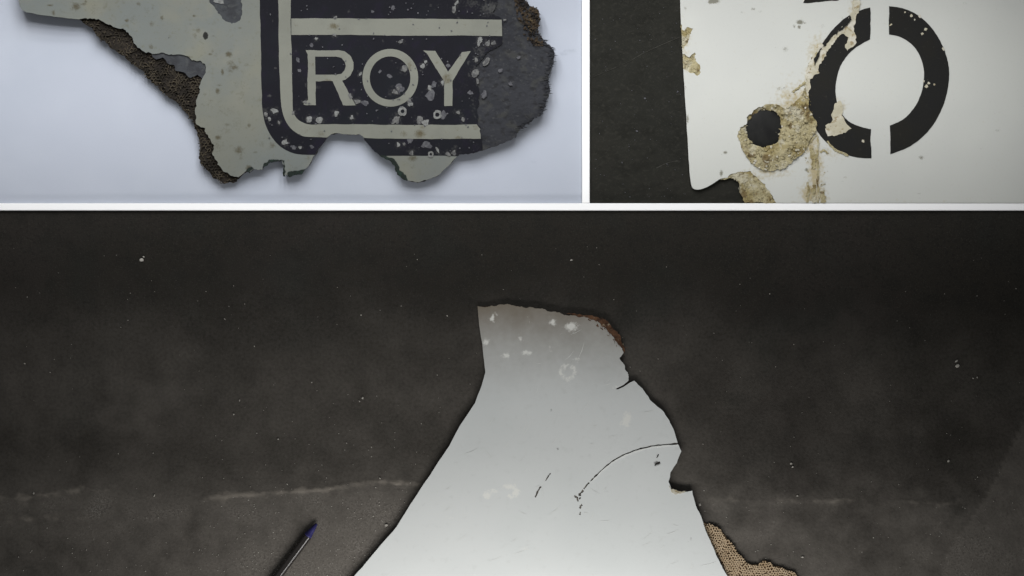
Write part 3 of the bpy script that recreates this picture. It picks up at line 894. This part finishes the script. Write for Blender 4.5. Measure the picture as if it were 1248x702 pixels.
cra = [(982, 94), (985.5, 80), (990, 70), (993, 59.6), (1000, 52), (1006, 56.5), (1013.7, 45.5), (1021.5, 37.6), (1028, 31), (1040, 12.5), (1040, 0), (1040, -20), (1048, -20), (1048, 0), (1046.6, 15.7), (1040, 33), (1043.5, 44), (1044, 52), (1037, 58),
       (1033, 62), (1030, 58), (1034, 45.5), (1028, 41), (1020, 46), (1013, 55), (1009, 62), (1003, 73.7), (998, 80), (999, 89), (992, 92), (987, 97), (986, 110), (983, 122), (980, 112)]
cra = rough(cra, .12, 1.4, 1.3)
crb = rough([(1006, 153), (1013.4, 149), (1014, 138), (1016.6, 128), (1024, 122.4), (1027, 132), (1026, 140.6), (1030.5, 149), (1038, 156.6), (1030.5, 162), (1020, 165), (1009, 166), (1006.6, 161)], .10, 1.4, 1)
bite = rough([(1118, 99), (1124, 97), (1128, 101), (1131, 99), (1133, 103), (1129, 106), (1125, 104), (1124, 110), (1119, 108)], .15, 1.2, 1)
region('ring_half', [rough(ringL, .02, 2, .5)], [], zr, .0002, M['black_print'], f2, 7)
region('ring_half', [rough(ringR, .016, 2, .5)], [], zr, .0002, M['black_print'], f2, 7)
region('letter_bar', [rough([(986, -14), (979, 3.6), (1000, 2.2), (1022, .6), (1026, -14)], .03, 2, .4)], [], zr, .0002, M['black_print'], f2, 8)
rp = lambda x, y: z2(x, y) + .0011 + .0006 * fbm(x, y, .11, 19, 5) + .0003 * fbm(x, y, .4, 5, 3)
region('peeled_filler', [cra], [], rp, .0016, M['crust_pale'], f2, 1.8)
region('peeled_filler', [crb], [], rp, .0016, M['crust_pale'], f2, 1.8)
for c in [(1111, 19, 1.8, 2), (1121, 20, 1.8, 2.2), (1128, 35.5, 2, 2), (1124, 41, 2, 1.5), (1132, 101.5, 2, 1.6), (1129, 105.5, 2.2, 2), (1052, 172, 1.6, 1.6), (1086, 30, 1, 2), (1115, 24, 1, 1), (1150, 60, 1.2, 2.4), (1103, 15, 1.2, 1), (1139, 103, 1.3, 1.3), (1126, 99, 1.5, 1)]:
    region('paint_chip', [blob(c[0], c[1], c[2], c[3], random.uniform(0, 3), 10, .35)], [], lambda x, y: z2(x, y) + .0008, .0004, M['crust_pale'], f2, 30)
rg = random.Random(8)
for path, w in (([(984, 176), (990, 170), (996, 164)], 2.2), ([(996, 166), (997, 178), (995.5, 192), (997, 206), (996, 222), (998, 235), (997, 247)], 2.4), ([(984, 222), (985.5, 232), (984, 247)], 3), ([(990, 180), (992, 195), (991, 206)], 5), ([(1002, 232), (1004, 240), (1003, 247)], 5),
                ([(993, 225), (991, 236), (993, 247)], 4), ([(1000, 186), (1004, 183), (1009, 187)], 2), ([(1008, 172), (1016, 181), (1026, 186), (1034, 190)], 2.2), ([(996, 62), (988, 78), (984, 92)], 3.6), ([(966, 112), (974, 106), (982, 100)], 3), ([(1000, 226), (1006, 224)], 1.4)):
    rr = ribbon(smooth(path, 5, False), w, .6, rg)
    rr = [(a, min(b, 247.2)) for a, b in rr]
    region('crust_streak', [rr], [], lambda x, y: z2(x, y) + .0009 + .0007 * fbm(x, y, .3, 2, 4), .0012, M['crust'], f2, 1.5)
# thin loose slivers of black print peeling beside the ring
for p in ([(1020, 40), (1036, 19), (1038, 24), (1027, 36)], [(1002, 57), (1012, 39), (1014, 44), (1006, 56)], [(1017, 38), (1021, 36), (1020, 42)], [(992, 74), (999, 60), (1002, 58), (997, 72), (993, 80)]):
    region('print_sliver', [rough(p, .1, 1.2, .8)], [], lambda x, y: z2(x, y) + .0022, .0004, M['black_print'], f2, 30)

# ------------------------------------------------------------------ white flap
f3 = thing('wreckage_flap', 690, 560, BZ, 'large white flap with cracked torn edge beside the pen on black tarpaulin', 'debris')


def z3(x, y):
    t = max(0, min(1, (y - 370) / 360))
    return 0.0078 + 0.005 * t + .0006 * fbm(x, y, .008, 6)


top3 = [(582, 373), (603.6, 373), (625, 372), (642, 375.5), (657, 376), (671, 380), (695.6, 384), (715, 387), (724, 390), (733, 397), (741, 404), (748, 411), (755, 420), (760, 430), (755, 436), (757, 440), (761, 444.5), (763, 452), (766, 456.5), (766, 462)]
tear = [(766, 464), (760, 469), (752, 473), (750, 474.2), (753, 474.6), (760, 471.5), (768, 466.2)]
right3 = [(773, 464), (783, 473.5), (792.5, 488), (809.4, 502.5), (819, 519.5), (824, 533.5), (826, 541), (830.5, 550), (825, 564), (817, 576), (814.7, 587), (818, 596), (825, 598), (834, 600), (843.6, 598), (848, 616), (856, 634), (868, 664.5), (886, 701), (902, 740), (915, 790)]
left3 = [(360, 790), (431.7, 702), (451.7, 679), (482.8, 642.8), (517, 589), (548, 542.8), (560, 519.5), (579, 491), (587, 470), (591.5, 454), (590, 439.6), (585.4, 405.7), (583, 386)]
skin3 = rough(top3, .085, 1.2, 1.1, False) + tear + rough(right3, .03, 2, .8, False) + rough(left3, .01, 3, .5, False)
crk = smooth([(828, 540.5), (812, 541.5), (795, 543.5), (778, 547.5), (762, 553.5), (748, 561), (736, 570.5), (727, 579), (720, 586)], 5, False)
rg = random.Random(14)
ticks = [ribbon(smooth(p_, 4, False), w_, .6, rg) for p_, w_ in (([(718, 588), (714, 592.5), (711.5, 596)], 1.6), ([(711, 597.5), (707.5, 601), (706.5, 604.5)], 2.6), ([(700, 604), (703.5, 607), (705, 611)], 2.4), ([(707.5, 606), (706, 608.5)], 1.8), ([(709.5, 615), (707, 617.5), (708, 619.5)], 2.2), ([(707.5, 624), (706.5, 627.5)], 1.6), ([(798, 567.5), (801, 564.5), (804.5, 563.5)], 2.0), ([(800.5, 558), (802.5, 553.5)], 1.2))]
crack = ribbon(crk, [1.9] + [rg.uniform(.7, 2.0) for _ in range(len(crk) - 2)] + [.4], .35, rg)
MARK3 = [(801, 564.5, 4.4, 3, .95), (799, 567, 2.4, 2, .7), (801, 555, 2, 2.6, .5), (680, 547, 2, 1.8, .7), (672, 500, 2.2, 2.4, .6), (671, 501, 1.6, 1.6, .6), (772, 578, 1.6, 2, .4),
         (620, 551, 2.6, 1.4, .35), (842, 657, 1.8, 3.2, .6), (839, 660, 2.4, 1.2, .4), (697, 441, 2.6, 2, .4), (595, 617, 1.2, 5, .3), (807, 620, 3, 1.5, .2), (755, 690, 8, 1.6, .25)]
PALE3 = [(600, 388, 3, 5, .9), (604, 382, 3, 3, .5), (674, 393, 4.5, 4, .85), (696, 398, 7, 5.4, 1), (592, 417, 4, 4.4, .9), (617, 433, 4.4, 3.2, .9), (642, 430, 6, 3.2, .9), (634, 413, 2.8, 2.6, .8), (684, 406, 2.6, 2.4, .5), (671, 425, 3.4, 4, .5), (704, 438, 3, 3.4, .7), (750, 472.5, 4, 3, .6), (764, 511, 5, 9, 1.0), (760, 516, 4, 4, .8),
         (622, 593, 8, 3, .95), (629, 600, 4.5, 5, 1), (594, 604, 5, 5, .95), (602, 598, 6, 3, .8), (622, 605, 6, 3, .8), (547, 632, 6, 3, .5), (640, 668, 7, 3, .5), (735, 655, 6, 6, .3), (645, 391, 3, 4, .3), (622, 418, 3, 4, .3)]
for k in range(18):
    a = k / 18 * 2 * math.pi
    PALE3.append((692 + 8.5 * math.cos(a), 453.5 + 8.5 * math.sin(a) * .95, 3.2, 3.2, .55 + .3 * random.random()))


def grime_and_shade(x, y):
    e = max(0, 1 - (y - 372) / 130)  # part dirt, part falloff of light painted in, darkest at the top
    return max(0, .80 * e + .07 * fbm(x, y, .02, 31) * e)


core3 = [(x - (.4 if x > 600 else 0), y + .6) for x, y in rough([p for p in top3] + [(768, 464)] + right3, .06, 1.4, 1.2, False, random.Random(30))] + rough(left3, .01, 3, .5, False)
region('torn_backing', [core3], [], lambda x, y: z3(x, y) - .0018, .0025, M['dark_edge'], f3, 14)
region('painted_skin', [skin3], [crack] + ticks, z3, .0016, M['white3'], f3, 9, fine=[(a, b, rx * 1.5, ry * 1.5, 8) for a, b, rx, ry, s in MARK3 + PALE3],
       attrs={'stain': spots(MARK3), 'pale': spots(PALE3), 'grime_and_shade': grime_and_shade})
rg = random.Random(15)
region('crack_floor', [ribbon(crk + [(712, 596), (705, 606), (707, 618), (706.5, 629)], 14, 0), skin3], [], lambda x, y: z3(x, y) - .0005, .0004, M['crack'], f3, 12)
for path, w in (([(652, 606), (656, 598), (659, 593)], 1.5), ([(665, 586), (668, 581), (671, 577)], 1.0)):
    region('scratch', [ribbon(smooth(path, 5, False), w, .6, rg)], [], lambda x, y: z3(x, y) + .0003, .0002, M['crack'], f3, 30)
lip = [(x - .3, y + 1.6) for x, y in crk]
region('lifted_paint', [ribbon(lip, [rg.uniform(.5, 1.6) for _ in lip], .6, rg), skin3], [crack], lambda x, y: z3(x, y) + .0007, .0005, M['hair_pale'], f3, 30)
V, F = [], []
for _ in range(90):
    x, y = rg.uniform(450, 860), rg.uniform(385, 700)
    L_, a_ = rg.uniform(3, 26), rg.gauss(-.5, .5)
    w_ = rg.uniform(.12, .3)
    x2, y2 = x + L_ * math.cos(a_), y + L_ * math.sin(a_)
    if not inside([(x, y), (x2, y2)], skin3).all():
        continue
    nx_, ny_ = -math.sin(a_) * w_, math.cos(a_) * w_
    s0 = len(V)
    xm, ym = (x + x2) / 2 + nx_ * 3, (y + y2) / 2 + ny_ * 3
    V += [W(x, y, z3(x, y) + .00025), W(xm + nx_, ym + ny_, z3(xm, ym) + .0003), W(x2, y2, z3(x2, y2) + .00025), W(xm - nx_, ym - ny_, z3(xm, ym) + .0003)]
    F.append([s0, s0 + 1, s0 + 2, s0 + 3])
tag(mesh_of('hairline_scratches', V, F, M['hair_pale'], f3), kind='stuff')
brk = rough([(690, 382), (712, 384.5), (735, 388.5), (744, 396), (752, 404), (757, 413), (761, 424), (760, 431), (754, 420), (747, 411), (740, 406), (731, 399), (722, 392), (712, 389)], .10, 1.3, 1)
region('broken_edge', [brk], [], lambda x, y: z3(x, y) - .0003 + .0012 * fbm(x, y, .2, 3, 4), .003, M['rust'], f3, 1.8)
splinters('edge_splinters', [(735 + 24 * t + rg.gauss(0, 2.2), 391 + 34 * t + rg.gauss(0, 2.2)) for t in [rg.random() for _ in range(46)]], lambda x, y: z3(x, y) + .0006, 3, 7, .4, .9, .45, M['rust'], f3)
region('chipped_corner', [rough([(815.5, 592), (818, 596.5), (826, 598.5), (836, 598.5), (830, 601.5), (824, 603), (818.5, 600)], .1, 1.3, .8)], [], lambda x, y: z3(x, y) + .0005, .001, M['crust_pale'], f3, 4)
tan = rough([(856, 637), (869, 639.6), (880.7, 649.6), (895, 667), (905, 679), (914, 688.5), (924, 688.5), (932.5, 682.7), (944, 690), (964, 695.7), (971, 702), (984, 730), (992, 790)], .07, 1.5, 1.1, False) + [(870, 790), (850, 700), (840, 640)]
region('core_underlayer', [tan], [], lambda x, y: z3(x, y) - .0062, .0015, M['tan_floor'], f3, 12)
honeycomb('honeycomb_core', [tan], [], 3.1, lambda x, y: z3(x, y) - .0032, .0028, 1.25, M['tan_core'], f3, .93, 2.0, .0012)

# ------------------------------------------------------------------ pen
pen = thing('ballpoint_pen', 386, 640, BZ + .0008, 'clear ballpoint pen with blue end plug lying beside the white flap', 'pen')
d2 = Vector((-46, -62, 0)).normalized()                # along the table, world axes
side = Vector((-d2.y, d2.x, 0))
up = Vector((0, 0, 1))
base = Vector(W(387, 637, 0)) + Vector((0, 0, BZ + .0060))


def lathe(name, prof, n, mat, parent, off=0.0, sm=True, cap=True):
    V, F = [], []
    for (t, r) in prof:
        for k in range(n):
            a = 2 * math.pi * (k + off) / n
            V.append(base + d2 * t + side * (r * math.cos(a)) + up * (r * math.sin(a)))
    for i in range(len(prof) - 1):
        for k in range(n):
            q = (k + 1) % n
            F.append([i * n + k, i * n + q, (i + 1) * n + q, (i + 1) * n + k])
    if cap:
        F.append(list(range(n))[::-1])
        F.append([(len(prof) - 1) * n + k for k in range(n)])
    return mesh_of(name, V, F, mat, parent, sm)


VB, FB = [], []
angs = []
for k in range(6):
    angs += [k * 60 + 30 - 23, k * 60 + 30 + 23]
prof = [(.0185, .0050), (.0190, .0053), (.1375, .0053), (.1382, .0046)]
for (t, r_) in prof:
    for a in angs:
        VB.append(base + d2 * t + side * (r_ * math.cos(math.radians(a))) + up * (r_ * math.sin(math.radians(a))))
for i in range(len(prof) - 1):
    for k in range(12):
        q = (k + 1) % 12
        FB.append([i * 12 + k, i * 12 + q, (i + 1) * 12 + q, (i + 1) * 12 + k])
mesh_of('barrel', VB, FB, M['barrel'], pen)
lathe('end_plug', [(0, .0006), (.0006, .0016), (.010, .0034), (.0165, .0046), (.0172, .0050), (.0186, .0050), (.0188, .0036), (.025, .0035)], 20, M['blue_plastic'], pen)
lathe('ink_refill', [(.026, .0011), (.136, .0011)], 14, M['refill'], pen)
tp = lathe('tip_cone', [(.137, .0046), (.139, .0044), (.148, .0016), (.150, .0013)], 16, M['blue_plastic'], pen)
lathe('point', [(.1495, .0011), (.153, .0004)], 12, M['brass'], tp)
